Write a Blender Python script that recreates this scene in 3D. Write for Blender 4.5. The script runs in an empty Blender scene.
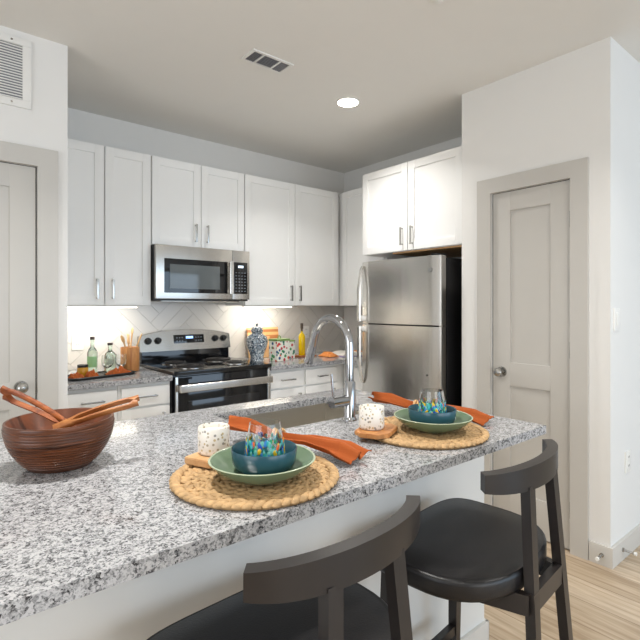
import bpy, bmesh, math, random
from math import sin, cos, pi, radians
from mathutils import Vector, Matrix, noise
random.seed(7)
S = bpy.context.scene
C = S.collection

# ---------------------------------------------------------------- camera, world, light, exposure
cam = bpy.data.cameras.new('camera'); cam_o = bpy.data.objects.new('camera', cam); C.objects.link(cam_o)
cam.sensor_width = 36.0; cam.lens = 36.0*484/640; cam.shift_y = -13/640; cam.clip_start = 0.02
cam_o.location = (0, 0, 1.345); cam_o.rotation_euler = (pi/2, 0, -math.atan2(.637, .770))
S.camera = cam_o
S.view_settings.view_transform = 'Standard'; S.view_settings.look = 'None'
S.view_settings.gamma = 1; S.view_settings.use_curve_mapping = False
S.view_settings.exposure = 0.06

w = bpy.data.worlds.new('sky'); S.world = w; w.use_nodes = True
bg = w.node_tree.nodes['Background']; bg.inputs[0].default_value = (.80, .89, 1, 1); bg.inputs[1].default_value = 1.3

def area(name, loc, rot, sx, sy, power, col):
    l = bpy.data.lights.new(name, 'AREA'); l.shape = 'RECTANGLE'; l.size = sx; l.size_y = sy
    l.energy = power; l.color = col
    o = bpy.data.objects.new(name, l); C.objects.link(o); o.location = loc; o.rotation_euler = rot
    return o
# daylight entering through the living room windows (behind and left of the camera)
area('daylight_rear', (.35, -3.9, 1.35), (radians(90), 0, 0), 2.5, 2.1, 46, (1, .98, .95))
area('daylight_rear_right', (3.6, -3.9, 1.35), (radians(90), 0, 0), 3.2, 2.1, 64, (.56, .77, 1))
area('daylight_left', (-3.35, .2, 1.4), (radians(90), 0, radians(-90)), 3.2, 2.0, 50, (.96, .98, 1))

# ---------------------------------------------------------------- materials
def nd(nt, t, **kw):
    n = nt.nodes.new(t)
    for k, v in kw.items(): setattr(n, k, v)
    return n
def base_mat(name):
    m = bpy.data.materials.new(name); m.use_nodes = True
    return m, m.node_tree, m.node_tree.nodes['Principled BSDF']
def srgb(c):
    return tuple((x/255/12.92 if x/255 <= .04045 else ((x/255+.055)/1.055)**2.4) for x in c) + (1,)
def mat(name, col, rough=.5, metal=0, vary=.04, scale=8, bump=0, bscale=60, **kw):
    """col in 0-255 sRGB; slight procedural variation"""
    m, nt, b = base_mat(name)
    tc = nd(nt, 'ShaderNodeTexCoord'); nz = nd(nt, 'ShaderNodeTexNoise'); nz.inputs['Scale'].default_value = scale
    nt.links.new(tc.outputs['Object'], nz.inputs['Vector'])
    mx = nd(nt, 'ShaderNodeMix', data_type='RGBA'); c = srgb(col)
    mx.inputs['A'].default_value = tuple(min(1, x*(1-vary)) for x in c[:3])+(1,)
    mx.inputs['B'].default_value = tuple(min(1, x*(1+vary)) for x in c[:3])+(1,)
    nt.links.new(nz.outputs['Fac'], mx.inputs['Factor']); nt.links.new(mx.outputs['Result'], b.inputs['Base Color'])
    b.inputs['Roughness'].default_value = rough; b.inputs['Metallic'].default_value = metal
    if bump:
        n2 = nd(nt, 'ShaderNodeTexNoise'); n2.inputs['Scale'].default_value = bscale; n2.inputs['Detail'].default_value = 4
        nt.links.new(tc.outputs['Object'], n2.inputs['Vector'])
        bp = nd(nt, 'ShaderNodeBump'); bp.inputs['Strength'].default_value = bump; bp.inputs['Distance'].default_value = .004
        nt.links.new(n2.outputs['Fac'], bp.inputs['Height']); nt.links.new(bp.outputs['Normal'], b.inputs['Normal'])
    for k, v in kw.items():
        b.inputs[k.replace('_', ' ')].default_value = v
    return m
def ramp(nt, stops, interp='LINEAR'):
    r = nd(nt, 'ShaderNodeValToRGB'); cr = r.color_ramp; cr.interpolation = interp
    while len(cr.elements) < len(stops): cr.elements.new(.5)
    for e, (p, c) in zip(cr.elements, stops): e.position = p; e.color = srgb(c)
    return r
def mapping(nt, scale=(1, 1, 1), rot=(0, 0, 0)):
    tc = nd(nt, 'ShaderNodeTexCoord'); mp = nd(nt, 'ShaderNodeMapping')
    mp.inputs['Scale'].default_value = scale; mp.inputs['Rotation'].default_value = rot
    nt.links.new(tc.outputs['Object'], mp.inputs['Vector']); return mp
def wood(name, c1, c2, scale=(4, 40, 40), rough=.45, contrast=(.35, .7), rot=(0, 0, 0)):
    m, nt, b = base_mat(name); mp = mapping(nt, scale, rot)
    nz = nd(nt, 'ShaderNodeTexNoise'); nz.inputs['Scale'].default_value = 1; nz.inputs['Detail'].default_value = 5; nz.inputs['Distortion'].default_value = .6
    nt.links.new(mp.outputs[0], nz.inputs['Vector'])
    r = ramp(nt, [(contrast[0], c1), (contrast[1], c2)]); nt.links.new(nz.outputs['Fac'], r.inputs[0])
    nt.links.new(r.outputs[0], b.inputs['Base Color']); b.inputs['Roughness'].default_value = rough
    return m
def granite():
    m, nt, b = base_mat('granite'); mp = mapping(nt)
    dn = nd(nt, 'ShaderNodeTexNoise'); dn.inputs['Scale'].default_value = 120; dn.inputs['Detail'].default_value = 2
    nt.links.new(mp.outputs[0], dn.inputs['Vector'])
    vm = nd(nt, 'ShaderNodeVectorMath', operation='SCALE'); vm.inputs['Scale'].default_value = .008
    nt.links.new(dn.outputs['Color'], vm.inputs[0])
    va = nd(nt, 'ShaderNodeVectorMath', operation='ADD'); nt.links.new(mp.outputs[0], va.inputs[0]); nt.links.new(vm.outputs[0], va.inputs[1])
    v1 = nd(nt, 'ShaderNodeTexVoronoi'); v1.inputs['Scale'].default_value = 230; nt.links.new(va.outputs[0], v1.inputs['Vector'])
    v2 = nd(nt, 'ShaderNodeTexVoronoi'); v2.inputs['Scale'].default_value = 420; nt.links.new(va.outputs[0], v2.inputs['Vector'])
    n1 = nd(nt, 'ShaderNodeTexNoise'); n1.inputs['Scale'].default_value = 55; n1.inputs['Detail'].default_value = 3; nt.links.new(mp.outputs[0], n1.inputs['Vector'])
    s1 = nd(nt, 'ShaderNodeSeparateColor'); nt.links.new(v1.outputs['Color'], s1.inputs[0])
    s2 = nd(nt, 'ShaderNodeSeparateColor'); nt.links.new(v2.outputs['Color'], s2.inputs[0])
    a = nd(nt, 'ShaderNodeMath', operation='MULTIPLY_ADD'); a.inputs[1].default_value = .45
    nt.links.new(s1.outputs[0], a.inputs[0])
    h = nd(nt, 'ShaderNodeMath', operation='MULTIPLY_ADD'); h.inputs[1].default_value = .25
    nt.links.new(s2.outputs[1], h.inputs[0])
    h2 = nd(nt, 'ShaderNodeMath', operation='MULTIPLY'); h2.inputs[1].default_value = .55; nt.links.new(n1.outputs['Fac'], h2.inputs[0])
    nt.links.new(h2.outputs[0], h.inputs[2]); nt.links.new(h.outputs[0], a.inputs[2])
    r = ramp(nt, [(.30, (44, 44, 47)), (.40, (88, 89, 92)), (.50, (132, 133, 135)), (.62, (160, 161, 163)), (.78, (188, 188, 190))])
    nt.links.new(a.outputs[0], r.inputs[0]); nt.links.new(r.outputs[0], b.inputs['Base Color'])
    b.inputs['Roughness'].default_value = .11; b.inputs['Specular IOR Level'].default_value = .5
    return m
def steel(name, col=(206, 203, 198), rough=.24, sc=(3, 3, 300), wave=(7, 7, .8)):
    m, nt, b = base_mat(name); mp = mapping(nt, sc)
    nz = nd(nt, 'ShaderNodeTexNoise'); nz.inputs['Scale'].default_value = 1; nz.inputs['Detail'].default_value = 3
    nt.links.new(mp.outputs[0], nz.inputs['Vector'])
    mr = nd(nt, 'ShaderNodeMapRange'); mr.inputs['To Min'].default_value = rough-.015; mr.inputs['To Max'].default_value = rough+.02
    nt.links.new(nz.outputs['Fac'], mr.inputs[0]); nt.links.new(mr.outputs[0], b.inputs['Roughness'])
    b.inputs['Base Color'].default_value = srgb(col); b.inputs['Metallic'].default_value = 1
    bp = nd(nt, 'ShaderNodeBump'); bp.inputs['Strength'].default_value = .3; bp.inputs['Distance'].default_value = .006
    m3 = mapping(nt, wave); n3 = nd(nt, 'ShaderNodeTexNoise'); n3.inputs['Scale'].default_value = 1; n3.inputs['Detail'].default_value = 1; nt.links.new(m3.outputs[0], n3.inputs['Vector'])
    nt.links.new(n3.outputs['Fac'], bp.inputs['Height']); nt.links.new(bp.outputs['Normal'], b.inputs['Normal'])
    return m
def floor_mat():
    m, nt, b = base_mat('oak_planks'); mp = mapping(nt, (1, 1, 1), (0, 0, radians(90)))
    br = nd(nt, 'ShaderNodeTexBrick'); br.offset = .37
    for k, v in (('Color1', srgb((208, 190, 166))), ('Color2', srgb((188, 168, 142))), ('Mortar', srgb((140, 118, 95)))): br.inputs[k].default_value = v
    br.inputs['Scale'].default_value = 1; br.inputs['Mortar Size'].default_value = .0016
    br.inputs['Brick Width'].default_value = 1.2; br.inputs['Row Height'].default_value = .18
    nt.links.new(mp.outputs[0], br.inputs['Vector'])
    m2 = mapping(nt, (38, 2.5, 1)); nz = nd(nt, 'ShaderNodeTexNoise'); nz.inputs['Scale'].default_value = 1; nz.inputs['Detail'].default_value = 6; nz.inputs['Distortion'].default_value = .8
    nt.links.new(m2.outputs[0], nz.inputs['Vector'])
    r = ramp(nt, [(.35, (200, 188, 174)), (.65, (255, 255, 255))]); nt.links.new(nz.outputs['Fac'], r.inputs[0])
    mx = nd(nt, 'ShaderNodeMix', data_type='RGBA', blend_type='MULTIPLY'); mx.inputs['Factor'].default_value = .75
    nt.links.new(br.outputs['Color'], mx.inputs['A']); nt.links.new(r.outputs[0], mx.inputs['B'])
    nt.links.new(mx.outputs['Result'], b.inputs['Base Color']); b.inputs['Roughness'].default_value = .35
    return m
def flecks(name, basec, cols, scale, thr, rough=.35, trans=0):
    m, nt, b = base_mat(name); mp = mapping(nt)
    v = nd(nt, 'ShaderNodeTexVoronoi'); v.inputs['Scale'].default_value = scale; v.inputs['Randomness'].default_value = 1
    nt.links.new(mp.outputs[0], v.inputs['Vector'])
    s = nd(nt, 'ShaderNodeSeparateColor'); nt.links.new(v.outputs['Color'], s.inputs[0])
    r = ramp(nt, [(i/len(cols), c) for i, c in enumerate(cols)], 'CONSTANT'); nt.links.new(s.outputs[0], r.inputs[0])
    lt = nd(nt, 'ShaderNodeMath', operation='LESS_THAN'); lt.inputs[1].default_value = thr; nt.links.new(v.outputs['Distance'], lt.inputs[0])
    mx = nd(nt, 'ShaderNodeMix', data_type='RGBA'); mx.inputs['A'].default_value = srgb(basec)
    nt.links.new(r.outputs[0], mx.inputs['B']); nt.links.new(lt.outputs[0], mx.inputs['Factor'])
    nt.links.new(mx.outputs['Result'], b.inputs['Base Color']); b.inputs['Roughness'].default_value = rough
    if trans: b.inputs['Transmission Weight'].default_value = trans
    return m
def glassm(name, col, rough=.02, ior=1.45):
    return mat(name, col, rough, 0, .01, Transmission_Weight=1.0, IOR=ior)
def emit(name, col, k):
    m = mat(name, (255, 255, 255), .4); b = m.node_tree.nodes['Principled BSDF']
    b.inputs['Emission Color'].default_value = srgb(col); b.inputs['Emission Strength'].default_value = k
    return m
M = dict(
    wall=mat('wall_paint', (230, 229, 226), .75, vary=.01, bump=.03, bscale=200),
    ceil=mat('ceiling_paint', (233, 231, 226), .9, vary=.012, bump=.03, bscale=160),
    trim=mat('trim_paint', (196, 193, 187), .42, vary=.01),
    base=mat('baseboard_paint', (205, 202, 196), .42, vary=.01),
    panel=mat('peninsula_paint', (224, 224, 221), .3, vary=.01),
    cab=mat('cabinet_paint', (241, 241, 239), .38, vary=.01),
    dark=mat('dark_gap', (60, 58, 56), .6),
    granite=granite(), floor=floor_mat(),
    steel=steel('brushed_steel'), steel_h=steel('brushed_steel_side', (184, 180, 174), sc=(3, 300, 3)), sink=steel('sink_steel', (226, 222, 214), .30, (200, 3, 3)),
    chrome=mat('chrome', (178, 179, 182), .07, 1), nickel=mat('satin_nickel', (178, 177, 174), .22, 1),
    tile=mat('glazed_tile', (218, 214, 208), .22, vary=.03, scale=3), grout=mat('grout', (204, 200, 194), .8),
    blackgloss=mat('black_enamel', (13, 14, 17), .08), blackmat=mat('black_plastic', (17, 17, 19), .45),
    blackglass=mat('dark_glass', (16, 18, 22), .04), mwwindow=mat('oven_window', (96, 102, 104), .10),
    coil=mat('burner_coil', (46, 45, 46), .5, .6), pan=mat('drip_pan', (160, 158, 154), .2, 1),
    stoolwood=mat('stool_wood', (37, 33, 32), .32, vary=.12, scale=20), stoolseat=mat('stool_leather', (17, 16, 18), .38, vary=.15, bump=.12, bscale=300),
    bowlwood=wood('walnut_bowl', (50, 24, 12), (106, 58, 30), (9, 9, 150), .3, (.3, .62)), bowlin=wood('walnut_inside', (86, 44, 24), (122, 66, 36), (20, 20, 20), .35),
    server=wood('acacia', (112, 50, 10), (166, 88, 24), (30, 4, 60), .6), server2=wood('olive_wood', (138, 78, 34), (176, 116, 60), (4, 30, 60), .5),
    mat=mat('water_hyacinth', (186, 152, 108), .75, vary=.5, scale=55, bump=.4, bscale=250),
    green=mat('green_glaze', (104, 126, 100), .12, vary=.14, scale=14), rim=mat('bowl_rim_glaze', (166, 178, 152), .15),
    teal=mat('teal_glaze', (44, 84, 98), .22, vary=.08, scale=12),
    napkin=mat('orange_linen', (164, 80, 26), .9, vary=.08, scale=20, bump=.3, bscale=900),
    ringwood=mat('beech', (214, 170, 118), .5, vary=.1, scale=40),
    glass=glassm('clear_glass', (250, 252, 252)), greenglass=glassm('green_glass', (222, 242, 228)),
    label=mat('bottle_label', (214, 226, 206), .5), gin=mat('green_label', (150, 196, 140), .4),
    splash=flecks('colour_spatter_glass', (72, 186, 196), [(30, 88, 190), (242, 200, 40), (40, 160, 110), (20, 60, 160), (235, 214, 60), (236, 110, 50), (90, 200, 190)], 95, .42, .08),
    terrazzo=flecks('terrazzo', (236, 232, 224), [(176, 166, 144), (200, 180, 136), (150, 147, 140), (214, 208, 198)], 92, .33, .3),
    boardlight=wood('maple_board', (192, 146, 98), (212, 172, 124), (4, 40, 30), .5), boarddark=wood('walnut_board', (136, 78, 42), (170, 104, 60), (4, 40, 30), .5),
    crock=wood('bamboo', (164, 104, 54), (204, 146, 88), (40, 40, 6), .5), utensil=wood('beech_spoon', (206, 160, 104), (232, 196, 146), (50, 50, 8), .5),
    porcelain=mat('white_porcelain', (228, 234, 236), .12), oil=glassm('oil', (250, 214, 20), .03),
    oilbody=mat('yellow_oil', (238, 204, 12), .12, Transmission_Weight=.35), cork=mat('dark_cork', (64, 52, 46), .6),
    plastic=mat('white_plastic', (238, 237, 233), .35, vary=.01), slot=mat('slot', (120, 118, 114), .6),
    vent=mat('vent_paint', (232, 231, 227), .5), ventdark=mat('vent_filter', (128, 129, 134), .8), ventblack=mat('duct_shadow', (62, 60, 60), .9),
    paper=mat('paper', (236, 232, 224), .8), purple=mat('purple_print', (110, 84, 160), .7), oprint=mat('orange_print', (226, 140, 70), .7),
    lid=mat('green_tin_lid', (128, 160, 92), .3), pickle=mat('jar_filling', (190, 140, 40), .2), 
    led=emit('led_strip', (255, 246, 228), 14), can=emit('lamp_lens', (255, 244, 224), 22), display=emit('display_blue', (90, 170, 255), 1.6), keys=mat('key_print', (150, 160, 170), .5),
    gap_shade_black=mat('gap_shade_black', (30, 30, 30), .7), winframe=mat('window_frame_paint', (235, 235, 235), .5),
)
def blue_white():
    m, nt, b = base_mat('blue_white_porcelain'); mp = mapping(nt, (1, 1, 1))
    wv = nd(nt, 'ShaderNodeTexNoise'); wv.inputs['Scale'].default_value = 34; wv.inputs['Detail'].default_value = 2; wv.inputs['Distortion'].default_value = 2.2
    nt.links.new(mp.outputs[0], wv.inputs['Vector'])
    r = ramp(nt, [(0, (226, 232, 234)), (.415, (226, 232, 234)), (.435, (16, 34, 62)), (.55, (22, 58, 74)), (.57, (222, 230, 232)), (.66, (60, 100, 130))]); nt.links.new(wv.outputs['Fac'], r.inputs[0])
    nt.links.new(r.outputs[0], b.inputs['Base Color']); b.inputs['Roughness'].default_value = .12
    return m
M['bluewhite'] = blue_white()
M['floral'] = flecks('floral_tin', (232, 230, 218), [(34, 110, 90), (190, 52, 60), (30, 76, 120), (60, 140, 80), (210, 96, 70)], 33, .42, .35)

# ---------------------------------------------------------------- mesh helpers
def nb(): return bmesh.new()
def box(bm, x0, x1, y0, y1, z0, z1, bev=0, seg=2, mx=None):
    r = bmesh.ops.create_cube(bm, size=1)
    vs = r['verts']
    bmesh.ops.scale(bm, vec=(abs(x1-x0), abs(y1-y0), abs(z1-z0)), verts=vs)
    bmesh.ops.translate(bm, vec=((x0+x1)/2, (y0+y1)/2, (z0+z1)/2), verts=vs)
    if bev:
        es = list({e for v in vs for e in v.link_edges})
        r = bmesh.ops.bevel(bm, geom=es, offset=bev, segments=seg, affect='EDGES', profile=.7)
        vs = [v for v in r['verts']]
    if mx is not None: bmesh.ops.transform(bm, matrix=mx, verts=vs)
    return vs
def cyl(bm, p0, p1, r0, r1=None, n=20):
    p0, p1 = Vector(p0), Vector(p1); d = p1-p0
    q = d.to_track_quat('Z', 'Y').to_matrix().to_4x4()
    bmesh.ops.create_cone(bm, cap_ends=True, segments=n, radius1=r0, radius2=r0 if r1 is None else r1, depth=d.length, matrix=Matrix.Translation((p0+p1)/2) @ q)
def ball(bm, c, r, sc=(1, 1, 1), n=16, mx=None):
    m_ = Matrix.Translation(c) @ (mx or Matrix.Identity(4)) @ Matrix.Diagonal((sc[0], sc[1], sc[2], 1))
    bmesh.ops.create_uvsphere(bm, u_segments=n, v_segments=max(6, n//2), radius=r, matrix=m_)
def lathe(bm, prof, c=(0, 0, 0), n=40, wob=None):
    rows = []
    for r, z in prof:
        if r < 1e-5: rows.append([bm.verts.new((c[0], c[1], c[2]+z))])
        else:
            rows.append([bm.verts.new((c[0]+r*cos(2*pi*i/n)*(1+(wob(i/n) if wob else 0)), c[1]+r*sin(2*pi*i/n)*(1+(wob(i/n) if wob else 0)), c[2]+z)) for i in range(n)])
    for a, b in zip(rows, rows[1:]):
        for i in range(n):
            j = (i+1) % n
            if len(a) == 1 and len(b) == 1: continue
            if len(a) == 1: bm.faces.new((a[0], b[i], b[j]))
            elif len(b) == 1: bm.faces.new((a[i], b[0], a[j]))
            else: bm.faces.new((a[i], b[i], b[j], a[j]))
def tube(bm, pts, r, n=12, rads=None):
    pts = [Vector(p) for p in pts]; rows = []; up = None
    for i, p in enumerate(pts):
        t = (pts[min(i+1, len(pts)-1)]-pts[max(i-1, 0)]).normalized()
        if up is None:
            up = t.orthogonal().normalized()
        up = (up - t*up.dot(t)).normalized(); s = t.cross(up); rr = rads[i] if rads else r
        rows.append([bm.verts.new(p+(up*cos(2*pi*k/n)+s*sin(2*pi*k/n))*rr) for k in range(n)])
    for a, b in zip(rows, rows[1:]):
        for k in range(n): bm.faces.new((a[k], a[(k+1) % n], b[(k+1) % n], b[k]))
    bm.faces.new(rows[0][::-1]); bm.faces.new(rows[-1])
def prism(bm, poly, z0, z1, bev=0):
    a = [bm.verts.new((x, y, z0)) for x, y in poly]; b = [bm.verts.new((x, y, z1)) for x, y in poly]
    n = len(poly); fs = [bm.faces.new(a[::-1]), bm.faces.new(b)]
    for i in range(n): fs.append(bm.faces.new((a[i], a[(i+1) % n], b[(i+1) % n], b[i])))
    if bev:
        es = [e for e in {e for f in fs for e in f.edges}]
        bmesh.ops.bevel(bm, geom=es, offset=bev, segments=2, affect='EDGES')
def loft(bm, rings, close=True, caps=True):
    R = [[bm.verts.new(p) for p in r] for r in rings]; n = len(R[0])
    for a, b in zip(R, R[1:]):
        for k in range(n if close else n-1): bm.faces.new((a[k], a[(k+1) % n], b[(k+1) % n], b[k]))
    if caps: bm.faces.new(R[0][::-1]); bm.faces.new(R[-1])
def obj(name, bm, m, parent=None, smooth=True, angle=40, loc=None, rz=0):
    bmesh.ops.recalc_face_normals(bm, faces=bm.faces[:])
    me = bpy.data.meshes.new(name); bm.to_mesh(me); bm.free()
    ms = m if isinstance(m, (list, tuple)) else [m]
    for x in ms: me.materials.append(x)
    if smooth:
        me.shade_smooth(); me.set_sharp_from_angle(angle=radians(angle))
    o = bpy.data.objects.new(name, me); C.objects.link(o)
    if parent is not None: o.parent = parent
    if loc: o.location = loc
    if rz: o.rotation_euler = (0, 0, rz)
    return o
def thing(name, label, cat, loc=(0, 0, 0), rz=0, group=None):
    o = bpy.data.objects.new(name, None); C.objects.link(o); o.empty_display_size = .05
    o.location = loc; o.rotation_euler = (0, 0, rz); o['label'] = label; o['category'] = cat
    if group: o['group'] = group
    return o
def tag(o, label, cat, group=None):
    o['label'] = label; o['category'] = cat
    if group: o['group'] = group
    return o
def struct(name, bm, m, parent=None, **kw):
    o = obj(name, bm, m, parent, **kw)
    if parent is None: o['kind'] = 'structure'
    return o
def copy_thing(o, loc, rz, label, group=None):
    r = o.copy(); C.objects.link(r); r.location = loc; r.rotation_euler = (0, 0, rz); r['label'] = label
    if group: r['group'] = group
    for ch in list(o.children):
        c = ch.copy(); C.objects.link(c); c.parent = r
        for g in ch.children:
            d = g.copy(); C.objects.link(d); d.parent = c
    return r

# ---------------------------------------------------------------- the room
H = 2.743; YB = 3.74; XS = 3.42; XP = 2.75; YP = .97; YC = 2.86; XC = .611; ZC = .914; ZK = .900
XL, XR, YR = -3.5, 6.5, -4.0
b = nb(); box(b, XL-.2, XR+.2, YR-.2, YB+.2, -.1, 0); struct('floor', b, M['floor'], smooth=False)
b = nb(); box(b, XL-.2, XR+.2, YR-.2, YB+.2, H, H+.1); struct('ceiling', b, M['ceil'], smooth=False)
b = nb(); box(b, XC-.12, XS+.12, YB, YB+.12, 0, H); struct('wall_back', b, M['wall'], smooth=False)
b = nb(); box(b, XS, XS+.12, 1.875, YB, 0, H); struct('wall_side', b, M['wall'], smooth=False)
# pantry enclosure: front face x=XP with a door opening, far cheek and right face
DY0, DY1, DZ = 1.165, 1.645, 2.05
b = nb()
box(b, XP, XP+.12, YP, DY0, 0, H); box(b, XP, XP+.12, DY1, 1.86, 0, H); box(b, XP, XP+.12, DY0, DY1, DZ, H)
box(b, XP+.12, XS+.12, 1.76, 1.875-.015, 0, H)
struct('wall_pantry', b, M['wall'], smooth=False)
b = nb(); box(b, XP+.12, XR, YP, YP+.12, 0, H); struct('wall_right', b, M['wall'], smooth=False)
# closet wall (left) with door opening
CX0, CX1 = -.345, .468
b = nb(); box(b, XL, CX0, YC, YC+.12, 0, H); box(b, CX1, XC, YC, YC+.12, 0, H); box(b, CX0, CX1, YC, YC+.12, DZ+.02, H)
box(b, XC-.12, XC, YC+.12, YB, 0, H)
struct('wall_left', b, M['wall'], smooth=False)
# living room walls with window openings (outside the picture, daylight comes through them)
b = nb(); wx0, wx1, wz0, wz1 = -1.0, 5.2, .25, 2.4
box(b, XL, wx0, YR-.12, YR, 0, H); box(b, wx1, XR, YR-.12, YR, 0, H); box(b, wx0, wx1, YR-.12, YR, 0, wz0); box(b, wx0, wx1, YR-.12, YR, wz1, H)
struct('wall_rear', b, M['wall'], smooth=False)
b = nb(); ly0, ly1 = -1.5, 1.9
box(b, XL-.12, XL, YR, ly0, 0, H); box(b, XL-.12, XL, ly1, YC+.12, 0, H); box(b, XL-.12, XL, ly0, ly1, 0, .35); box(b, XL-.12, XL, ly0, ly1, 2.4, H)
struct('wall_far_left', b, M['wall'], smooth=False)
b = nb(); box(b, XR, XR+.12, YR, YP+.12, 0, H); struct('wall_far_right', b, M['wall'], smooth=False)
b = nb()
for x in (wx0, -1.0+2.067, -1.0+4.133, wx1): box(b, x-.03, x+.03, YR-.1, YR-.04, wz0, wz1)
box(b, wx0, wx1, YR-.1, YR-.04, wz0, wz0+.06); box(b, wx0, wx1, YR-.1, YR-.04, wz1-.06, wz1)
struct('window_1', b, M['winframe'], smooth=False)
b = nb()
for y in (ly0, .2, ly1): box(b, XL-.1, XL-.04, y-.03, y+.03, .35, 2.4)
box(b, XL-.1, XL-.04, ly0, ly1, .35, .41); box(b, XL-.1, XL-.04, ly0, ly1, 2.34, 2.4)
struct('window_2', b, M['winframe'], smooth=False)

# baseboards
def bb(name, x0, x1, y0, y1, h=.105):
    b = nb(); box(b, x0, x1, y0, y1, 0, h, .003); struct(name, b, M['base'])
bb('baseboard_pantry', XP-.016, XP, YP-.016, DY0-.095)
bb('baseboard_right', XP, XR, YP-.016, YP)
b = nb(); box(b, XP-.016, XP, DY1+.095, 1.858, 0, .105, .003); struct('baseboard_fridge', b, M['base'])
bb('baseboard_left', XL, CX0-.1, YC-.016, YC)
# casings
def casing(name, w0, w1, top, cw, fn):
    """fn(a0,a1,z0,z1,d0,d1,bm) adds a box along the wall"""
    b = nb()
    fn(w0-cw, w0, 0, top+cw, b); fn(w1, w1+cw, 0, top+cw, b); fn(w0, w1, top, top+cw, b)
    struct(name, b, M['trim'], smooth=False)
def fP(a0, a1, z0, z1, b): box(b, XP-.018, XP, a0, a1, z0, z1)
def fC(a0, a1, z0, z1, b): box(b, a0, a1, YC-.018, YC, z0, z1)
casing('trim_1', DY0, DY1, DZ, .092, fP)
casing('trim_2', CX0, CX1, DZ+.02, .095, fC)

def door_leaf(b, w, h, y0, th, st, rails, bev=.0025):
    """panelled leaf, local x 0..w, front at y0, rails = [(z0,z1),...]"""
    box(b, 0, st, y0, y0+th, 0, h, bev); box(b, w-st, w, y0, y0+th, 0, h, bev)
    for z0, z1 in rails: box(b, st-.002, w-st+.002, y0+.0003, y0+th-.0003, z0, z1, bev)
    box(b, st-.01, w-st+.01, y0+.011, y0+th-.011, .02, h-.02)
def knob(parent, x, z, y, side=1):
    b = nb(); cyl(b, (x, y, z), (x, y-.008, z), .032, .030, 28); cyl(b, (x, y-.008, z), (x, y-.035, z), .011, .011, 16)
    bm2 = b; ball(bm2, (x, y-.05, z), .027, (1, .72, 1), 24)
    k = obj('knob', b, M['nickel'], parent); k['label'] = 'round satin nickel knob'
def hinge(parent, x, z, y):
    b = nb(); cyl(b, (x, y-.004, z-.045), (x, y-.004, z+.045), .006, n=10); obj('hinge', b, M['nickel'], parent)
# pantry door: wall faces -X, so local x runs toward -Y
b = nb(); W = DY1-DY0-.012; door_leaf(b, W, DZ-.012, 0, .035, .112, [(0, .22), (.86, 1.0), (DZ-.012-.115, DZ-.012)])
d1 = struct('door_1', b, M['trim'], loc=(XP+.008, DY1-.006, .008), rz=-pi/2)
def gap_shade(parent, w_, h_, y):  # near-black strips round the leaf, painted shadow lines of the door gap
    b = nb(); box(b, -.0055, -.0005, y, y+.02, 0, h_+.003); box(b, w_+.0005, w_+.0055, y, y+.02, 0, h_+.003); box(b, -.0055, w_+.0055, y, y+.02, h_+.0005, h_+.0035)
    o = obj('gap_shade_strip', b, M['gap_shade_black'], parent, smooth=False); o['label'] = 'dark strips painting the shadow in the gap around the door'
gap_shade(d1, W, DZ-.012, .004); knob(d1, .06, .94, 0); [hinge(d1, W+.001, z, 0) for z in (.22, 1.1, 1.82)]
b = nb(); W2 = CX1-CX0-.012; door_leaf(b, W2, DZ+.008, 0, .035, .115, [(0, .22), (.82, .96), (DZ+.008-.115, DZ+.008)])
d2 = struct('door_2', b, M['trim'], loc=(CX0+.006, YC+.006, .008))
gap_shade(d2, W2, DZ+.008, .004); knob(d2, W2-.065, .93, 0)
# dark jamb stops behind the leaves
b = nb(); box(b, XP+.06, XP+.118, DY0+.001, DY1-.001, 0, DZ-.001); struct('trim_3', b, M['trim'], smooth=False)
b = nb(); box(b, CX0+.001, CX1-.001, YC+.05, YC+.118, 0, DZ+.018); struct('trim_4', b, M['trim'], smooth=False)

# herringbone backsplash
def herring(bm, x0, x1, z0, z1, y, th=.006, Wt=.10, n=4, gap=.0022):
    verts_all = []
    cx, cz = (x0+x1)/2, (z0+z1)/2; R = math.hypot(x1-x0, z1-z0)/2+.5; N = int(R/Wt)+3
    ca = cos(pi/4)
    def add(u0, u1, v0, v1):
        c = ((u0+u1)/2*ca-(v0+v1)/2*ca, (u0+u1)/2*ca+(v0+v1)/2*ca)
        if abs(c[0]) > (x1-x0)/2+.25 or abs(c[1]) > (z1-z0)/2+.25: return
        g = gap/2
        r = bmesh.ops.create_cube(bm, size=1)
        mx = Matrix.Translation((cx, y-th/2, cz)) @ Matrix.Rotation(-pi/4, 4, 'Y') @ Matrix.Translation(((u0+u1)/2, 0, (v0+v1)/2)) @ Matrix.Diagonal((u1-u0-gap, th, v1-v0-gap, 1))
        bmesh.ops.transform(bm, matrix=mx, verts=r['verts'])
    for j in range(-N*1, N+1):
        for k in range(-N//(2*n)-1, N//(2*n)+2):
            xs = j+2*n*k; add(xs*Wt, (xs+n)*Wt, j*Wt, (j+1)*Wt)
            ys = j-2*n+1+2*n*k; add(j*Wt, (j+1)*Wt, ys*Wt, (ys+n)*Wt)
    for co, no in (((x0, 0, 0), (-1, 0, 0)), ((x1, 0, 0), (1, 0, 0)), ((0, 0, z0), (0, 0, -1)), ((0, 0, z1), (0, 0, 1))):
        bmesh.ops.bisect_plane(bm, geom=bm.verts[:]+bm.edges[:]+bm.faces[:], plane_co=co, plane_no=no, clear_outer=True)
        ed = [e for e in bm.edges if len(e.link_faces) == 1]
        bmesh.ops.holes_fill(bm, edges=ed)
b = nb(); herring(b, XC+.002, XS-.002, ZK+.001, 1.40, YB-.004); wb = struct('wall_backsplash', b, M['tile'], smooth=False)
b = nb(); box(b, XC+.002, XS-.002, YB-.0045, YB, ZK+.001, 1.40); g = obj('grout', b, M['grout'], wb, smooth=False)
b = nb(); box(b, XS-.008, XS, 2.83, YB-.011, ZK+.001, 1.353); struct('wall_side_backsplash', b, M['tile'], smooth=False)

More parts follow.
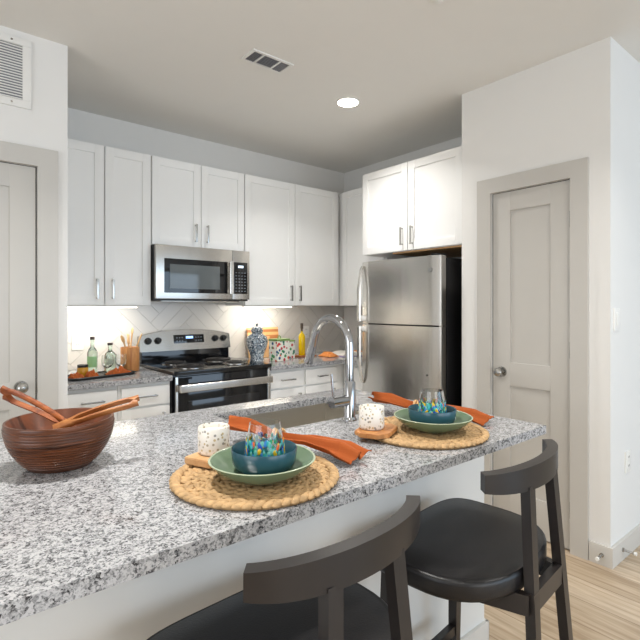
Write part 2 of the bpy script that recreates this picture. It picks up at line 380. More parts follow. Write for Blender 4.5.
# ---------------------------------------------------------------- cabinets
def pull(parent, x, z, length, vert=True, y=-.022, r=.0055):
    b = nb(); h = length/2
    if vert:
        box(b, x-.005, x+.005, y-.01, y, z-h, z+h, .002)
        for s in (-1, 1): box(b, x-.004, x+.004, y, 0.001, z+s*(h-.008)-.005, z+s*(h-.008)+.005)
    else:
        box(b, x-h, x+h, y-.01, y, z-.005, z+.005, .002)
        for s in (-1, 1): box(b, x+s*(h-.008)-.005, x+s*(h-.008)+.005, y, 0.001, z-.004, z+.004)
    o = obj('handle', b, M['nickel'], parent); o['label'] = 'brushed nickel bar handle'
def shaker(b, x0, x1, z0, z1, y=0, th=.02, st=.058):
    box(b, x0, x0+st, y, y+th, z0, z1, .0015); box(b, x1-st, x1, y, y+th, z0, z1, .0015)
    box(b, x0+st-.001, x1-st+.001, y, y+th, z0, z0+st, .0015); box(b, x0+st-.001, x1-st+.001, y, y+th, z1-st, z1, .0015)
    box(b, x0+st-.004, x1-st+.004, y+.009, y+th-.002, z0+st-.004, z1-st+.004)
def cabinet(name, label, loc, rz, w, d, h, fronts, group=None, toe=0, cat='cabinet'):
    t = thing(name, label, cat, loc, rz, group)
    b = nb()
    box(b, 0, w, .021, d, toe, h)
    if toe: box(b, 0, w, .075, d, 0, toe)
    obj('body', b, M['cab'], t, smooth=False)
    for f in fronts:
        kind, x0, x1, z0, z1, hd = f
        b = nb()
        # panels are modelled about the leaf's own corner
        if kind == 'door': shaker(b, x0, x1, z0, z1)
        else: box(b, x0, x1, 0, .02, z0, z1, .002)
        o = obj(kind, b, M['cab'], t)
        if hd == 'none': continue
        if kind == 'drawer': pull(o, (x0+x1)/2, (z0+z1)/2, hd if isinstance(hd, float) else .13, False)
        else:
            side, vert = hd
            x = x0+.045 if side == 'L' else x1-.045
            z = z0+.105 if vert == 'B' else z1-.105
            pull(o, x, z, .135)
    return t
UZ0, UZ1 = 1.357, 2.425; UY = 3.41; UD = YB-UY-.012
uh = UZ1-UZ0
cabinet('upper_cabinet', 'white two-door upper cabinet at the left end, above the bottles and utensil crock', (XC+.002, UY, UZ0), 0, 1.27-XC-.003, UD, uh,
        [('door', .025, .335, .003, uh-.003, ('R', 'B')), ('door', .344, .650, .003, uh-.003, ('L', 'B'))])
mh = UZ1-1.792
cabinet('upper_cabinet', 'short white two-door upper cabinet directly above the microwave', (1.271, UY, 1.792), 0, .757, UD, mh,
        [('door', .003, .376, .003, mh-.003, ('R', 'B')), ('door', .381, .754, .003, mh-.003, ('L', 'B'))])
cabinet('upper_cabinet', 'tall white two-door upper cabinet between the microwave and the corner', (2.031, UY, UZ0), 0, 1.038, UD, uh,
        [('door', .003, .504, .003, uh-.003, ('R', 'B')), ('door', .509, 1.01, .003, uh-.003, ('L', 'B'))])
cabinet('upper_cabinet', 'plain white corner upper cabinet beside the fridge', (3.07, YB-.014, UZ0), -pi/2, YB-.014-2.832, XS-3.07-.002, uh,
        [('door', .345, .87, .003, uh-.003, 'none')])
fh = UZ1-1.765
cabinet('upper_cabinet', 'deep white two-door cabinet above the refrigerator', (2.79, 2.828, 1.765), -pi/2, .95, XS-2.79-.002, fh,
        [('door', .003, .472, .003, fh-.003, ('R', 'B')), ('door', .478, .947, .003, fh-.003, ('L', 'B'))])
fcab = bpy.data.objects['upper_cabinet.004']
b = nb(); box(b, .30, .94, .03, XS-2.79-.03, -.012, -.0005); uw = obj('underside_board', b, M['boardlight'], fcab, smooth=False); uw['label'] = 'unpainted wood underside'
CF = 3.06   # base cabinet front
bh = .866
cabinet('base_cabinet', 'white base cabinet with drawer against the left wall, below the tray', (XC+.002, CF, 0), 0, .935-XC-.003, YB-CF-.012, bh,
        [('drawer', .03, .315, .722, .842, .13), ('door', .03, .315, .115, .708, ('R', 'T'))], toe=.1)
cabinet('base_cabinet', 'white base cabinet with drawer immediately left of the range', (.936, CF, 0), 0, .331, YB-CF-.012, bh,
        [('drawer', .018, .322, .722, .842, .13), ('door', .018, .322, .115, .708, ('R', 'T'))], toe=.1)
cabinet('base_cabinet', 'white base cabinet with drawer immediately right of the range', (2.034, CF, 0), 0, .34, YB-CF-.012, bh,
        [('drawer', .012, .325, .722, .842, .13), ('door', .012, .325, .115, .708, ('R', 'T'))], toe=.1)
cabinet('base_cabinet', 'white base cabinet in the corner behind the faucet', (2.375, CF, 0), 0, XS-.002-2.375, YB-CF-.012, bh,
        [('drawer', .012, .34, .722, .842, .10), ('door', .012, .34, .115, .708, ('R', 'T'))], toe=.1)
cabinet('base_cabinet', 'narrow white base cabinet squeezed beside the refrigerator handle', (2.78, CF-.002, 0), -pi/2, CF-.002-2.73, XS-2.78-.002, bh,
        [('door', .03, .325, .115, .842, ('L', 'T'))], toe=.1)
b = nb(); prism(b, [(XC+.002, CF-.03), (1.267, CF-.03), (1.267, YB-.011), (XC+.002, YB-.011)], .8665, ZK, .003)
tag(obj('countertop', b, M['granite']), 'short grey granite countertop left of the range', 'countertop')
b = nb(); prism(b, [(2.034, CF-.03), (2.75, CF-.03), (2.75, 2.732), (XS-.009, 2.732), (XS-.009, YB-.011), (2.034, YB-.011)], .8665, ZK, .003)
tag(obj('countertop', b, M['granite']), 'L-shaped grey granite countertop between the range and refrigerator', 'countertop')

# under-cabinet lights
def uc(x0, x1, label, power):
    t = thing('under_cabinet_light', label, 'light', (x0, UY+.04, UZ0), 0, 'lights under the upper cabinets')
    b = nb(); box(b, 0, x1-x0, 0, .05, -.012, -.0005, .002); obj('housing', b, M['plastic'], t)
    b = nb(); box(b, .01, x1-x0-.01, .006, .044, -.016, -.0125); obj('diffuser', b, M['led'], t, smooth=False)
    l = area('undercabinet_lamp', ((x0+x1)/2, UY+.12, UZ0-.02), (radians(18), 0, 0), x1-x0-.05, .03, power, (1, .95, .86))
uc(.72, 1.19, 'lit strip light under the left upper cabinet', 1.9)
uc(2.06, 2.54, 'lit strip light under the upper cabinet right of the microwave', 1.9)

# ---------------------------------------------------------------- range
RX0, RX1 = 1.2715, 2.0295
rg = thing('range', 'stainless and black freestanding electric range with coil burners', 'stove', (RX0, 3.03, 0)); RW = RX1-RX0; RD = YB-.012-3.03
b = nb(); box(b, 0, RW, .035, RD, .03, .895, .003); obj('body', b, M['blackgloss'], rg)
b = nb(); box(b, -.0, RW, -.012, RD, .896, .922, .006, 3); ct = obj('cooktop', b, M['blackgloss'], rg)
for (x, y, r) in ((.20, .19, .10), (.20, .46, .078), (.56, .19, .078), (.56, .46, .10)):
    b = nb(); lathe(b, [(r+.02, .0), (r+.02, .005), (r+.008, .006), (r-.01, .001), (.02, .0005), (0, .0005)], (x, y, .922), 36); dp = obj('drip_pan', b, M['pan'], rg)
    b = nb(); pts = []
    turns = 4 if r > .09 else 3
    for i in range(turns*28+1):
        a = i/28*2*pi; rr = .018+(r-.018)*i/(turns*28); pts.append((x+rr*cos(a), y+rr*sin(a), .934))
    tube(b, pts, .0052, 8); obj('burner_coil', b, M['coil'], rg)
# backguard with arched top
b = nb(); n = 24; zt = lambda u: 1.120+.045*(1-abs(2*u-1)**2.6)
ring = []
poly = [(0, 1.005)]+[(RW*i/n, zt(i/n)) for i in range(n+1)]+[(RW, 1.005)]
a = [b.verts.new((x, RD-.085+(z-1.0)*.18, z)) for x, z in poly]; c2 = [b.verts.new((x, RD-.012, z)) for x, z in poly]
b.faces.new(a); b.faces.new(c2[::-1])
for i in range(len(poly)): j = (i+1) % len(poly); b.faces.new((a[i], c2[i], c2[j], a[j]))
bgd = obj('backguard', b, M['steel_h'], rg)
b = nb(); box(b, .012, RW-.012, RD-.075, RD-.013, .921, 1.006, .004); obj('backguard_base', b, M['blackgloss'], rg)
def bgp(x, z, out=0): return (x, RD-.085+(z-1.0)*.18-out, z)
mxb = Matrix.Translation(bgp(0, 1.085, .0)) @ Matrix.Rotation(-math.atan(.18), 4, 'X')
b = nb(); box(b, .265, .52, -.005, .004, -.027, .04, .003, mx=mxb); cp = obj('control_panel', b, M['blackglass'], rg)
b = nb(); box(b, .365, .425, -.0065, -.004, .008, .026, mx=mxb); ds = obj('display', b, M['display'], cp); ds['label'] = 'blue lit clock display'
for i in range(3):
    for s in (0, 1):
        for k in range(2): b = nb(); box(b, (.285+i*.022) if s == 0 else (.445+i*.022), (.295+i*.022) if s == 0 else (.455+i*.022), -.006, -.0045, -.012+k*.025, -.006+k*.025, mx=mxb); obj('button', b, M['keys'], cp, smooth=False)
for x in (.062, .138, .62, .696):
    b = nb(); p0 = mxb @ Vector((x, 0, .0)); p1 = mxb @ Vector((x, -.012, .0)); p2 = mxb @ Vector((x, -.034, .0)); cyl(b, p0, p1, .027, .025, 24); cyl(b, p1, p2, .021, .018, 24)
    box(b, x-.003, x+.003, -.038, -.030, -.018, .018, .001, mx=mxb); obj('knob', b, M['blackmat'], rg)
# oven door
b = nb(); box(b, .012, RW-.012, 0, .034, .20, .885, .006); od = obj('oven_door', b, M['blackglass'], rg)
b = nb(); box(b, .10, RW-.10, -.0025, .0, .32, .72, .001); wv = obj('oven_window', b, M['mwwindow'], od)
wv.data.materials[0] = mat('oven_window_dark', (34, 34, 36), .05)
for x in (.012, RW-.03): b = nb(); box(b, x, x+.018, -.003, 0.0, .20, .885, .001); obj('door_trim', b, M['steel'], od)
b = nb(); box(b, .02, RW-.02, -.062, -.038, .788, .838, .009, 3)
for x in (.045, RW-.045): box(b, x-.018, x+.018, -.042, .002, .797, .829, .003)
hh = obj('handle', b, M['steel_h'], od); hh['label'] = 'wide stainless oven handle'
b = nb(); box(b, .012, RW-.012, .003, .034, .045, .19, .005); obj('drawer', b, M['steel_h'], rg)
for x in (.04, RW-.04):
    for y in (.08, RD-.06): b = nb(); cyl(b, (x, y, 0), (x, y, .031), .015, n=12); obj('leveling_foot', b, M['blackmat'], rg)

# ---------------------------------------------------------------- microwave
MZ0, MZ1, MY = 1.392, 1.787, 3.335
mw = thing('microwave', 'stainless over-the-range microwave with dark window', 'microwave', (RX0, MY, MZ0)); mhh = MZ1-MZ0
b = nb(); box(b, 0, RW, .03, YB-.013-MY, 0, mhh, .003); obj('body', b, M['blackmat'], mw)
b = nb(); box(b, 0, RW-.155, 0, .03, .012, mhh, .004); dr = obj('door', b, M['steel_h'], mw)
b = nb(); box(b, .06, RW-.20, -.003, .002, .055, mhh-.095, .002); wf = obj('window_surround', b, M['blackglass'], dr)
b = nb(); box(b, .10, RW-.265, -.0045, -.0025, .085, mhh-.135, .001); obj('window', b, M['mwwindow'], wf)
b = nb(); box(b, RW-.197, RW-.165, -.045, -.028, .05, mhh-.088, .007, 3)
for z in (.075, mhh-.115): box(b, RW-.19, RW-.172, -.03, .0, z-.012, z+.012)
obj('handle', b, M['steel'], dr)
b = nb(); box(b, RW-.153, RW, 0, .03, .012, mhh, .004); fr = obj('control_frame', b, M['steel_h'], mw)
b = nb(); box(b, RW-.145, RW-.022, -.003, .001, .055, mhh-.092, .002); kp = obj('control_panel', b, M['blackglass'], mw)
b = nb(); box(b, RW-.105, RW-.060, -.0045, -.003, mhh-.135, mhh-.118); obj('display', b, emit('display_white', (190, 225, 255), 1.2), kp, smooth=False)
for i in range(4):
    for j in range(7): b = nb(); box(b, RW-.128+i*.026, RW-.118+i*.026, -.004, -.003, .075+j*.024, .079+j*.024); obj('button', b, M['keys'], kp, smooth=False)
b = nb(); box(b, .06, RW-.06, .06, .30, -.006, .0, .002); obj('vent_grille', b, M['steel_h'], mw)

# ---------------------------------------------------------------- refrigerator (faces -X)
FR_Y1, FR_Y0, FX = 2.69, 1.952, 2.64; FW = FR_Y1-FR_Y0; FH = 1.69
fg = thing('refrigerator', 'stainless top-freezer refrigerator with black sides', 'refrigerator', (FX, FR_Y1, 0), -pi/2)
b = nb(); box(b, 0, FW, .075, XS-FX-.03, .05, FH-.012, .006); obj('body', b, M['blackmat'], fg)
def fdoor(name, z0, z1):
    b = nb()
    # slightly crowned door front
    rows = []
    for i in range(17):
        u = i/16; y = -.010*(1-(2*u-1)**2)+(.012 if i in (0, 16) else 0)
        rows.append((u*FW, y))
    prof = rows+[(FW, .068), (0, .068)]
    prism(b, prof, z0, z1, .003)
    return obj(name, b, M['steel'], fg, angle=30)
f1 = fdoor('freezer_door', 1.222, FH); f2 = fdoor('door', .07, 1.212)
def fhandle(p, za, zb, flip):
    """bar standing off the door by the split line, curving back into the door at its far end"""
    b = nb(); rings = []; n = 18
    for i in range(n+1):
        u = i/n; z = za+(zb-za)*u
        k = 1-u if flip else u
        out = .044*min(1, k*2.4)**.6
        y = .002-out
        rings.append([(.004, y-.008, z), (.030, y-.010, z), (.034, y+.004, z), (.002, y+.006, z)])
    loft(b, rings)
    za_, zb_ = (za, za+.045) if flip else (zb-.045, zb)
    box(b, .006, .030, -.044, .004, za_, zb_, .003)
    obj('handle', b, M['steel'], p)
fhandle(f1, 1.235, 1.66, True); fhandle(f2, .76, 1.20, False)
b = nb(); cyl(b, (FW-.075, -.004, FH-.095), (FW-.075, -.0085, FH-.095), .017, n=28); bd = obj('badge', b, M['nickel'], f1); bd['label'] = 'small round metal badge'
b = nb(); cyl(b, (FW-.10, -.002, .885), (FW-.10, -.009, .885), .006, n=16); obj('lock', b, M['blackmat'], f2)
b = nb(); box(b, FW-.075, FW-.015, .0, .09, FH+.0, FH+.012, .003); obj('hinge_cover', b, M['blackmat'], fg)
b = nb(); box(b, FW-.03, FW-.002, .03, .08, 1.212, 1.222); obj('hinge', b, M['nickel'], fg)
b = nb(); box(b, .02, FW-.02, .03, .09, 0, .065, .003); obj('kick_grille', b, M['blackmat'], fg)

# ---------------------------------------------------------------- peninsula
PX0, PX1, PY0, PY1 = -.62, 1.758, .833, 1.895
SX0, SX1, SY0, SY1 = .905, 1.50, 1.40, 1.775
BY = 1.062; BX1 = 1.722
pn = thing('peninsula_base', 'painted white peninsula base with baseboard below the overhang', 'cabinet', (PX0, BY, 0)); L = BX1-PX0
b = nb(); box(b, 0.02, L, 0, .10, 0, .883); obj('back_panel', b, M['panel'], pn, smooth=False)
b = nb(); box(b, L-.06, L, .10, PY1-BY-.04, 0, .883); obj('end_panel', b, M['panel'], pn, smooth=False)
b = nb(); box(b, 0.02, .08, .10, PY1-BY-.04, 0, .883); obj('end_panel', b, M['panel'], pn, smooth=False)
b = nb(); box(b, .08, L-.06, PY1-BY-.06, PY1-BY-.045, .1, .883); obj('front_frame', b, M['cab'], pn, smooth=False)
for i in range(4):
    b = nb(); x0 = .09+i*.55; shaker(b, x0, x0+.54, .12, .86, PY1-BY-.0445); obj('door', b, M['cab'], pn)
b = nb(); box(b, .02, L+.014, -.014, 0, 0, .105, .003); box(b, L, L+.014, -.014, PY1-BY-.04, 0, .105, .003); obj('baseboard', b, M['base'], pn)
# slab with sink cut-out
b = nb(); xs = [PX0, SX0, SX1, PX1]; ys = [PY0, SY0, SY1, PY1]; vt = {}
for k, z in enumerate((.884, ZC)):
    for i, x in enumerate(xs):
        for j, y in enumerate(ys): vt[i, j, k] = b.verts.new((x, y, z))
for i in range(3):
    for j in range(3):
        if (i, j) == (1, 1): continue
        b.faces.new([vt[i, j, 1], vt[i+1, j, 1], vt[i+1, j+1, 1], vt[i, j+1, 1]]); b.faces.new([vt[i, j, 0], vt[i, j+1, 0], vt[i+1, j+1, 0], vt[i+1, j, 0]])
def wq(i, j, i2, j2): b.faces.new([vt[i, j, 0], vt[i2, j2, 0], vt[i2, j2, 1], vt[i, j, 1]])
for i in range(3): wq(i, 0, i+1, 0); wq(i, 3, i+1, 3); wq(0, i, 0, i+1); wq(3, i, 3, i+1)
wq(1, 1, 2, 1); wq(1, 2, 2, 2); wq(1, 1, 1, 2); wq(2, 1, 2, 2)
sharp = [e for e in b.edges if len(e.link_faces) == 2 and e.calc_face_angle() > .5]
bmesh.ops.bevel(b, geom=sharp, offset=.003, segments=2, affect='EDGES')
tag(obj('countertop', b, M['granite']), 'long grey granite peninsula countertop holding the place settings', 'countertop')
# sink basin
b = nb(); bz = .70; t_ = .003; e = .012
x0, x1, y0, y1 = SX0-e+.004, SX1+e-.004, SY0-e+.004, SY1+e-.004
box(b, x0, x1, y0, y0+t_, bz, .8835); box(b, x0, x1, y1-t_, y1, bz, .8835); box(b, x0, x0+t_, y0+t_, y1-t_, bz, .8835); box(b, x1-t_, x1, y0+t_, y1-t_, bz, .8835)
box(b, x0+t_, x1-t_, y0+t_, y1-t_, bz, bz+t_)
sk = thing('sink', 'rectangular stainless undermount sink in the peninsula', 'sink', (0, 0, 0)); o = obj('basin', b, M['sink'], sk, smooth=False)
b = nb(); lathe(b, [(.045, .0), (.045, .003), (.035, .004), (.03, -.0), (0, .0005)], ((x0+x1)/2, (y0+y1)/2+.03, bz+t_), 28); obj('drain', b, M['chrome'], sk)

# faucet
fx, fy = 1.265, 1.352
fa = thing('faucet', 'tall chrome gooseneck faucet with side lever', 'faucet', (fx, fy, ZC))
b = nb(); lathe(b, [(0, 0), (.029, 0), (.029, .004), (.025, .010), (.0225, .016), (.0225, .142), (.018, .150), (0, .150)], n=32); obj('base', b, M['chrome'], fa)
b = nb(); pts = [(0, 0, .13), (0, 0, .20), (0, 0, .278)]
R_ = .108
for i in range(1, 17):
    a = pi*i/16*.93; pts.append((0, R_-R_*cos(a), .278+R_*sin(a)))
lx = pts[-1]; dirv = Vector(pts[-1])-Vector(pts[-2]); dirv.normalize()
pts.append(tuple(Vector(lx)+dirv*.035))
tube(b, pts, .0162, 20); obj('spout', b, M['chrome'], fa)
p = Vector(pts[-1]); q = p+dirv*.075+Vector((0, .008, 0))
b = nb(); cyl(b, p-dirv*.002, q, .0175, .0195, 24); cyl(b, q, q+dirv*.004, .016, .016, 20); hd = obj('spray_head', b, M['chrome'], fa)
b = nb(); cyl(b, (-.018, 0, .076), (-.092, 0, .076), .0205, .0205, 28); hb = obj('handle', b, M['chrome'], fa)
b = nb(); tube(b, [(-.082, 0, .092), (-.084, .002, .12), (-.088, .004, .182)], .0045, 10); obj('lever', b, M['chrome'], hb)

# ---------------------------------------------------------------- stools
def seat_outline(s=1.0, n=48):
    P = []
    for i in range(n):
        a = 2*pi*i/n; c, s_ = cos(a), sin(a)
        e = 2.5 if s_ < 0 else 5
        ex = 2/e
        x = -.020/s+.256*math.copysign(abs(c)**ex, c); y = (.172 if s_ > 0 else .205)*math.copysign(abs(s_)**ex, s_)
        if s_ < 0: x *= 1
        P.append((x*s, y*s))
    return P
st = thing('bar_stool', 'dark bar stool with curved back, the nearer one at the bottom centre', 'stool', (.566, .800, 0), radians(3), 'bar stools at the peninsula')
b = nb(); rings = []
for s, z in ((.96, .645), (.99, .648), (1.0, .658), (1.0, .684), (.992, .692), (.97, .6965), (.955, .6955), (.93, .698), (.6, .699), (.3, .697), (.02, .696)):
    rings.append([(x, y, z) for x, y in seat_outline(s)])
loft(b, rings); obj('seat', b, M['stoolseat'], st, angle=60)
b = nb(); rings = []; N = 28
for i in range(N+1):
    u = -1+2*i/N; a = u*radians(64); R0 = .236
    cx_ = .022+R0*sin(a); cy_ = -.208+(.062)*(1-cos(a))/(1-cos(radians(64)))
    tx, ty = cos(a), .062*sin(a)/(1-cos(radians(64)))/R0
    l = math.hypot(tx, ty); nx, ny = ty/l, -tx/l
    t2 = .0145; hh2 = .030+.038*(1-abs(u)**2)*1.0; zt_ = .945+.004*(1-u*u)
    hgt = .044+.017*(1-abs(u)**2)
    rings.append([(cx_+nx*t2, cy_+ny*t2, zt_), (cx_-nx*t2, cy_-ny*t2, zt_), (cx_-nx*t2, cy_-ny*t2, zt_-hgt), (cx_+nx*t2, cy_+ny*t2, zt_-hgt)])
loft(b, rings)
bmesh.ops.bevel(b, geom=[e for e in b.edges if len(e.link_faces) == 2 and e.calc_face_angle() > .8], offset=.003, segments=2, affect='EDGES')
obj('backrest', b, M['stoolwood'], st, angle=35)
def bar(b, p0, p1, w0, d0, w1=None, d1=None):
    p0, p1 = Vector(p0), Vector(p1); w1 = w1 or w0; d1 = d1 or d0
    r = []
    for p, w_, d_ in ((p0, w0, d0), (p1, w1, d1)):
        r.append([(p.x-w_/2, p.y-d_/2, p.z), (p.x+w_/2, p.y-d_/2, p.z), (p.x+w_/2, p.y+d_/2, p.z), (p.x-w_/2, p.y+d_/2, p.z)])
    loft(b, r)
    bmesh.ops.bevel(b, geom=[e for e in b.edges if len(e.link_faces) == 2 and e.calc_face_angle() > .8], offset=.002, segments=1, affect='EDGES')
def hbar(b, p0, p1, th, h):
    p0, p1 = Vector(p0), Vector(p1); d = (p1-p0).normalized(); n_ = Vector((-d.y, d.x, 0)).normalized()*th/2; u = Vector((0, 0, h/2))
    loft(b, [[p+n_+u, p-n_+u, p-n_-u, p+n_-u] for p in (p0, p1)])
BT, BF = (.080, -.203, .90), (.140, -.262, 0); FT, FF = (.185, .130, .645), (.205, .150, 0)
def lerp(a, c, z): u = (z-c[2])/(a[2]-c[2]); return (c[0]+(a[0]-c[0])*u, c[1]+(a[1]-c[1])*u, z)
for s in (-1, 1):
    b = nb(); bar(b, (.018+s*BF[0], BF[1], 0), (.018+s*BT[0], BT[1], BT[2]-.002), .028, .026, .034, .024); obj('leg', b, M['stoolwood'], st, angle=30)
    b = nb(); bar(b, (s*FF[0], FF[1], 0), (s*FT[0], FT[1], FT[2]), .026, .026, .034, .034); obj('leg', b, M['stoolwood'], st, angle=30)
b = nb()
za = .622
bl, br_, fl, frr = [(s*lerp(q, p_, za)[0], lerp(q, p_, za)[1], za) for q, p_, s in ((BT, BF, -1), (BT, BF, 1), (FT, FF, -1), (FT, FF, 1))]
hbar(b, bl, br_, .022, .05); hbar(b, fl, frr, .022, .05); hbar(b, bl, fl, .022, .05); hbar(b, br_, frr, .022, .05)
obj('seat_frame', b, M['stoolwood'], st, smooth=False)
za = .26
fl, frr = [(s*lerp(FT, FF, za)[0], lerp(FT, FF, za)[1], za) for s in (-1, 1)]
b = nb(); hbar(b, fl, frr, .022, .03); obj('footrest', b, M['stoolwood'], st, smooth=False)
za = .20
for s in (-1, 1):
    b = nb(); p1 = lerp(FT, FF, za); p2 = lerp(BT, BF, za); hbar(b, (s*p1[0], p1[1], za), (s*p2[0], p2[1], za), .02, .026); obj('stretcher', b, M['stoolwood'], st, smooth=False)
copy_thing(st, (1.216, .812, 0), radians(6), 'dark bar stool with curved back, the farther one near the peninsula corner')

# ---------------------------------------------------------------- wooden salad bowl
bw = thing('salad_bowl', 'ribbed dark wooden salad bowl at the left end of the peninsula', 'bowl', (.298, 1.474, ZC))
prof = [(0, 0), (.070, 0), (.079, .002)]
N = 64
for i in range(N+1):
    u = i/N; r = .1345-.055*(1-u)**2.3; z = .003+.122*u
    r += .0019*(1 if (i % 4) in (1, 2) else -.3)*(1 if .04 < u < .93 else 0)
    prof.append((r, z))
prof += [(.133, .1275), (.128, .127)]
b = nb(); lathe(b, prof, n=64); obj('outer_shell', b, M['bowlwood'], bw, angle=60)
b = nb(); inn = [(.128, .127)]+[(.128*((1-u)**.42), .012+.115*(1-u)) for u in [i/14 for i in range(14)]]+[(0, .012)]; lathe(b, inn, n=64); obj('inner_surface', b, M['bowlin'], bw, angle=60)
# salad servers: a long paddle with an open slot and a notched end
def server(label, p0, p1, roll, m, w0=.010, w1=.023, th=.006):
    p0, p1 = Vector(p0), Vector(p1); d = p1-p0; L_ = d.length; d.normalize()
    sd = d.cross(Vector((0, 0, 1))).normalized(); sd = Matrix.Rotation(roll, 3, d) @ sd; up = sd.cross(d)
    b = nb(); n = 26
    def W(u): return w0+(w1-w0)*min(1, u*1.25)
    for s_ in (-1, 1):                       # two arms, closed at the foot and joined by a bridge at the head
        rings = []
        for i in range(n+1):
            u = i/n; wo = W(u); wi = 0 if u < .22 else min(wo-.0075, (u-.22)*.09)
            if u > .90: wi = max(0, wi*(1-(u-.90)/.06)) if u < .96 else 0
            if u > .97: wi = .006
            c = p0+d*L_*(u+(.03 if s_ < 0 and i == n else 0))+up*.008*sin(u*pi)
            wi = wi*s_-.0002*s_; wo = wo*s_
            rings.append([c+sd*wo+up*th*.5, c+sd*(wo*.7+wi*.3)+up*th, c+sd*wi+up*th, c+sd*wi-up*th, c+sd*(wo*.7+wi*.3)-up*th, c+sd*wo-up*th*.5])
        loft(b, rings)
    return tag(obj('salad_server', b, m, angle=50), label, 'serving utensil', 'salad servers in the wooden bowl')
server('reddish slotted wooden salad server with notched end leaning on the left rim', (.338, 1.452, ZC+.085), (.178, 1.566, ZC+.196), radians(48), M['server'], w0=.012, w1=.029, th=.007)
server('golden slotted wooden salad server pointing right across the bowl rim', (.275, 1.445, ZC+.106), (.475, 1.385, ZC+.166), radians(35), M['server2'], w0=.012, w1=.017, th=.008)

# ---------------------------------------------------------------- place settings
def braid(R=.212):
    b = nb(); rnd = random.Random(3)
    lathe(b, [(0, 0), (R-.012, 0), (R-.009, .003), (R-.012, .006), (0, .006)], n=48)
    r = R-.015; wd = .0145
    n_ = int(2*pi*r/.0205)
    for k in range(n_):
        mx = Matrix.Rotation(2*pi*k/n_, 4, 'Z') @ Matrix.Translation((r, 0, .0083+rnd.uniform(-.0005, .0008))) @ Matrix.Rotation(radians(33)+rnd.uniform(-.08, .08), 4, 'Z') @ Matrix.Diagonal((.0100, .0200, .0078, 1))
        bmesh.ops.create_uvsphere(b, u_segments=10, v_segments=6, radius=1, matrix=mx)
    r -= .0255
    while r > .018:
        n_ = max(6, int(2*pi*r/.027)); ph = rnd.random()
        for k in range(n_):
            a = 2*pi*(k+ph)/n_
            for s in (-1, 1):
                aa = a+(.5*2*pi/n_ if s > 0 else 0)
                rr = r+s*wd*.36
                mx = Matrix.Rotation(aa, 4, 'Z') @ Matrix.Translation((rr, 0, .0062+rnd.uniform(-.0006, .0012))) @ Matrix.Rotation(s*radians(34)+rnd.uniform(-.12, .12), 4, 'Z') @ Matrix.Diagonal((wd*.52, wd*1.35, .0056, 1))
                bmesh.ops.create_uvsphere(b, u_segments=8, v_segments=5, radius=1, matrix=mx)
        r -= .0235
    return b
MZ = .0130
mat1 = tag(obj('placemat', braid(), M['mat'], loc=(.655, 1.045, ZC)), 'round woven straw placemat under the left place setting', 'placemat', 'woven placemats')
m2_ = mat1.copy(); C.objects.link(m2_); m2_.location = (1.335, 1.05, ZC); m2_.rotation_euler = (0, 0, 1.3); m2_['label'] = 'round woven straw placemat under the right place setting'
wobf = lambda u: .012*sin(2*pi*u*2+.6)+.007*sin(2*pi*u*5)
gb = thing('serving_bowl', 'wide shallow green bowl on the left placemat', 'bowl', (.652, 1.010, ZC+MZ), 0, 'green bowls')
b = nb(); lathe(b, [(0, 0), (.062, 0), (.066, .003), (.086, .010), (.112, .026), (.128, .043), (.1305, .0465), (.1275, .0475), (.123, .044), (.107, .030), (.082, .0155), (.05, .009), (0, .008)], n=56, wob=wobf)
obj('bowl_body', b, M['green'], gb, angle=80)
b = nb(); lathe(b, [(.1285, .0455), (.1315, .0478), (.1288, .0492), (.1262, .0475), (.1285, .0455)], n=56, wob=wobf); rm = obj('rim', b, M['rim'], gb, angle=80); rm['label'] = 'paler glazed rim'
copy_thing(gb, (1.352, 1.030, ZC+MZ), 1.0, 'wide shallow green bowl on the right placemat')
tz = ZC+MZ+.0093
b = nb(); lathe(b, [(0, 0), (.050, 0), (.060, .004), (.073, .014), (.079, .028), (.082, .058), (.0808, .0605), (.0785, .058), (.0755, .031), (.069, .018), (.055, .008), (0, .007)], n=48)
t1 = tag(obj('small_bowl', b, M['teal'], loc=(.662, 1.018, tz), angle=80), 'small dark teal bowl nested in the left green bowl', 'bowl', 'teal bowls')
t2 = t1.copy(); C.objects.link(t2); t2.location = (1.362, 1.04, tz); t2['label'] = 'small dark teal bowl nested in the right green bowl'
gz = tz+.0078
